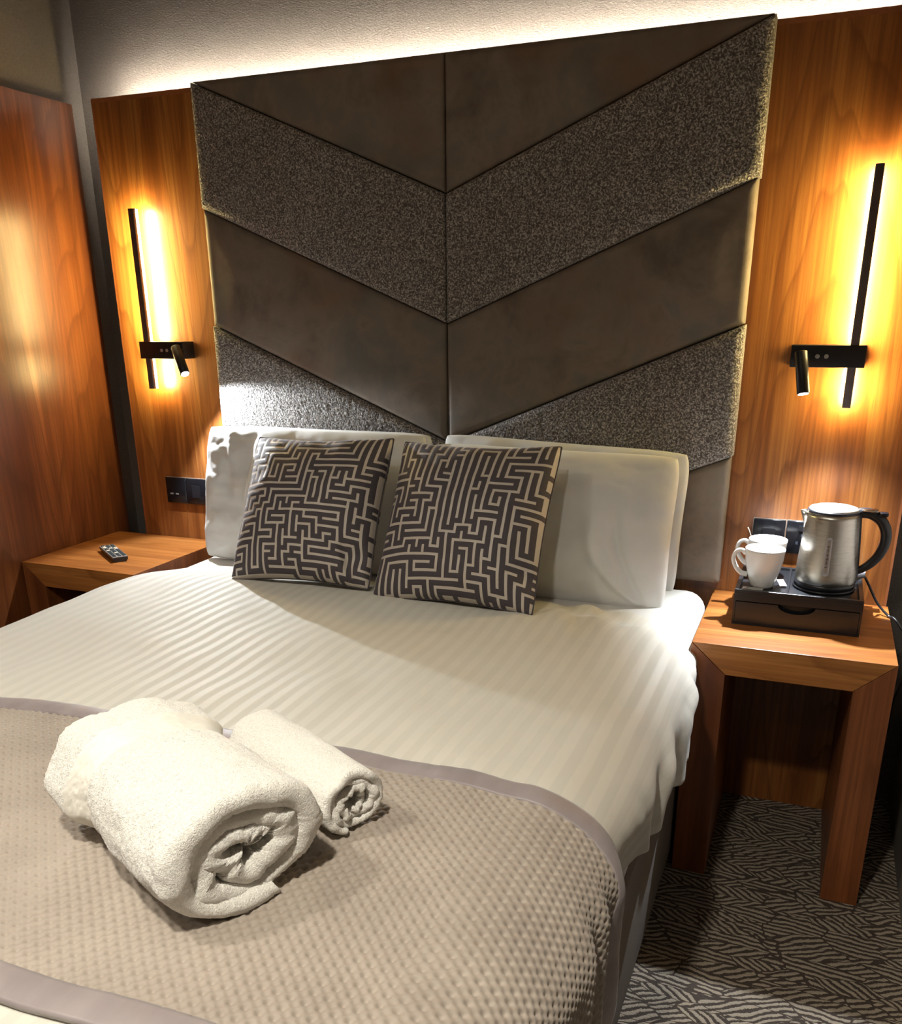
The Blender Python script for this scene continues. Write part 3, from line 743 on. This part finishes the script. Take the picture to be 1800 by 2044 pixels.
# kettle
KZ = TT+.0080
kt = thing('electric_kettle', 'brushed steel electric kettle with black handle on the tray', 'kettle', (kx, ky, KZ))
lathe('foot_ring', [(0, 0), (.0675, 0), (.0695, .003), (.0695, .011), (.066, .013), (0, .013)], M['black_soft'], kt, 72)
body = [(.0672, .0125), (.0685, .020), (.0680, .045), (.0660, .080), (.0635, .115), (.0610, .145), (.0590, .168), (.0578, .181)]
lathe('body', body+[(.0562, .181), (.0575, .165), (.064, .08), (.066, .02)], M['steel'], kt, 96)
lathe('lid_rim', [(.0565, .176), (.0588, .1815), (.0588, .1855), (.0555, .187), (.0, .1865)], M['black_soft'], kt, 72)
lid = lathe('lid', [(.0555, .1862), (.0545, .1895), (.045, .1925), (.025, .1945), (0, .1950)], M['lidsteel'], kt, 72)
# spout (small triangular beak towards -x)
bm = bmesh.new()
def ringpts(z, r, out, wd): return [(-math.sqrt(max(r*r-wd*wd, 0)), -wd, z), (-r-out*.55, -wd*.55, z), (-r-out, 0, z), (-r-out*.55, wd*.55, z), (-math.sqrt(max(r*r-wd*wd, 0)), wd, z)]
rows = [ringpts(.128, .0598, .001, .004), ringpts(.150, .0585, .006, .012), ringpts(.168, .0573, .013, .017), ringpts(.180, .0560, .0185, .019)]
V_ = [[bm.verts.new(p) for p in r] for r in rows]
for a, b in zip(V_, V_[1:]):
    for i in range(4): bm.faces.new((a[i], a[i+1], b[i+1], b[i]))
sp_ = link('spout', bm_mesh('spout', bm), M['steel'], kt, True); md = sp_.modifiers.new('s', 'SOLIDIFY'); md.thickness = .0012
# handle, rotated slightly back from +x
ha = math.radians(4); hc, hs = math.cos(ha), math.sin(ha)
def hp(r, z): return (r*hc, r*hs, z)
tube('handle', [hp(.050, .178), hp(.066, .181), hp(.085, .178), hp(.106, .164), hp(.119, .140), hp(.121, .112), hp(.112, .082), hp(.095, .058), hp(.078, .044), hp(.0665, .038)],
     [.013, .0125, .0125, .0125, .0125, .012, .0115, .0105, .0092, .008], M['black_soft'], kt, 18, 8)
bm = bmesh.new()
for i in range(12):
    pass
zs_ = np.linspace(.012, .182, 14)
for side_ in (0,):
    rows = []
    for z in zs_:
        r = float(np.interp(z, [p[1] for p in body], [p[0] for p in body]))
        rows.append([bm.verts.new(((r+.0045*math.cos(k*PI/8-PI/2) if False else r+.0045*math.sin(PI*k/8)**.5 if 0 < k < 8 else r-.001)*math.cos(ha+(k-4)*.055), (r+.0045*math.sin(PI*k/8)**.5 if 0 < k < 8 else r-.001)*math.sin(ha+(k-4)*.055), z)) for k in range(9)])
    for a, b in zip(rows, rows[1:]):
        for k in range(8): bm.faces.new((a[k], a[k+1], b[k+1], b[k]))
link('handle_spine', bm_mesh('handle_spine', bm), M['black_soft'], kt, True)
box('lid_latch', (.060, -.012, .186), (.096, .012, .1915), M['chrome'], kt, .002, 2, True)
box('lid_button', (.097, -.010, .176), (.118, .010, .186), M['black_gloss'], kt, .003, 2, True)
# gauge on the body facing the room
ga = math.radians(-92)
def onbody(z, dphi, lift): 
    r = float(np.interp(z, [p[1] for p in body], [p[0] for p in body]))+lift
    return (r*math.cos(ga+dphi), r*math.sin(ga+dphi), z)
def gauge(name, zc, hz, wphi, lift, mat, parent, n=26):
    bm = bmesh.new(); ring = []
    for k in range(n*2):
        t_ = 2*PI*k/(n*2); cx_, cz_ = math.cos(t_), math.sin(t_)
        rr_ = wphi*.064
        z = zc+(hz-rr_)*(1 if cz_ > 0 else -1)+rr_*cz_ if abs(cz_) > 1e-9 else zc+(hz-rr_)
        ring.append(bm.verts.new(onbody(z, wphi*cx_, lift)))
    bm.faces.new(ring); 
    low = [bm.verts.new(v_.co*1.0-Vector((v_.co.x, v_.co.y, 0)).normalized()*(lift+.001)) for v_ in ring]
    for k in range(len(ring)): bm.faces.new((ring[k], ring[(k+1) % len(ring)], low[(k+1) % len(ring)], low[k]))
    return link(name, bm_mesh(name, bm), mat, parent)
gg = gauge('water_gauge', .085, .046, .115, .0016, M['gauge'], kt)
gauge('gauge_window', .085, .039, .055, .0022, M['silver'], gg)
bm = bmesh.new()
for z in (.060, .070, .080, .090, .100, .110):
    p_ = Vector(onbody(z, 0, .0026)); wz = .0034 if z in (.060, .110) else .0022
    tdir = Vector((-math.sin(ga), math.cos(ga), 0)); nz = Vector((0, 0, .0007)); vs = [bm.verts.new(p_+tdir*a*wz+nz*b) for a, b in ((-1, -1), (1, -1), (1, 1), (-1, 1))]; bm.faces.new(vs)
p0, p1 = Vector(onbody(.062, 0, .0025)), Vector(onbody(.112, 0, .0025)); tdir = Vector((-math.sin(ga), math.cos(ga), 0))*.0004
bm.faces.new([bm.verts.new(p0-tdir), bm.verts.new(p0+tdir), bm.verts.new(p1+tdir), bm.verts.new(p1-tdir)])
link('gauge_marks', bm_mesh('gauge_marks', bm), M['ink'], gg)

# mugs
def mug(loc, rz, label):
    t = thing('mug', label, 'mug', loc, 'white mugs on the tray'); t.rotation_euler = (0, 0, rz)
    prof = [(0, .0), (.024, 0), (.0265, .001), (.0285, .006), (.0335, .022), (.0400, .045), (.0445, .068), (.0465, .090), (.0468, .0955), (.0455, .0965), (.0440, .0955), (.0425, .070), (.038, .047), (.031, .022), (.026, .009), (.012, .005), (0, .005)]
    lathe('cup', prof, M['porcelain'], t, 72)
    tube('handle', [(-.0440, 0, .080), (-.054, 0, .088), (-.066, 0, .084), (-.072, 0, .068), (-.066, 0, .048), (-.052, 0, .032), (-.0365, 0, .028)], [.0052, .005, .0048, .0046, .0046, .005, .0056], M['porcelain'], t, 14, 8, 1.35)
    return t
mug((.888, -.205, TT+.0003), .10, 'white porcelain mug in front on the tray')
mug((.888, -.105, TT+.0003), .05, 'white porcelain mug behind, with a spoon in it')
spn = thing('teaspoon', 'steel teaspoon standing in the rear mug', 'spoon', (.888, -.105, TT))
tube('handle', [(-.008, .004, .012), (-.030, 0, .070), (-.046, -.003, .112), (-.052, -.004, .124)], [.0016, .0014, .0018, .0024], M['chrome'], spn, 8, 6)
# sachets and small packets
def sachet(loc, rz, sz, mat, label, tilt=0):
    U, V, x, y, z = pillow_grid(sz[0], sz[1], sz[2], 14, 14, .04)
    F = np.stack([x, z, y*.5], -1); B = np.stack([x, z, -y*.5], -1)
    G = np.concatenate([F, B[:, ::-1]], 1); me = grid_mesh('sachet', G, closed_v=True)
    o = link('sachet', me, mat); o.location = loc; o.rotation_euler = (tilt, 0, rz); return tag(o, label, 'sachet', 'sachets on the tray')
sachet((.934, -.192, TT+.010), .4, (.018, .030, .003), M['foil'], 'small silver sachet between front mug and kettle', .3)
sachet((.870, -.250, TT+.004), -.1, (.050, .030, .005), M['foil'], 'flat shiny sachet at the front left of the tray')
tag(rbox('clear_packet', (1.098, -.075, TZ+.0895), (1.125, -.045, TZ+.105), .002, M['gauge'], None, 2), 'small clear plastic packet behind the kettle on the tray', 'packet')

# ------------------------------------------------------------------ remote
rm = thing('remote_control', 'black and silver remote control on the left bedside table', 'remote control', (-1.062, -.288, TZ+.0003)); rm.rotation_euler = (0, 0, .96)
rl, rw = .088, .0235
bm = bmesh.new()
prof = [(-rw*.62, 0), (rw*.62, 0), (rw*.95, .006), (rw, .0150), (-rw, .0150), (-rw*.95, .006)]
A = [bm.verts.new((x, -rl, z)) for x, z in prof]; B = [bm.verts.new((x, rl, z)) for x, z in prof]
bm.faces.new(A); bm.faces.new(B[::-1])
for i in range(6): bm.faces.new((A[i], B[i], B[(i+1) % 6], A[(i+1) % 6]))
bmesh.ops.bevel(bm, geom=list(bm.edges), offset=.0012, segments=2, profile=.5, affect='EDGES')
link('shell', bm_mesh('shell', bm), M['black_soft'], rm)
box('face', (-rw+.001, -rl+.001, .0150), (rw-.001, rl-.001, .0172), M['silver'], rm, .0006)
for j in range(12):
    for i in range(3):
        y = rl-.014-j*.0138; x = (i-1)*.0145
        b = box('button', (x-.0048, y-.0038, .0172), (x+.0048, y+.0038, .0200), M['button_light'] if (j, i) in ((1, 0), (2, 0), (3, 2), (4, 2), (5, 0), (3, 1), (8, 1)) else M['button_dark'], rm, .0008)
bpy.context.view_layer.update()
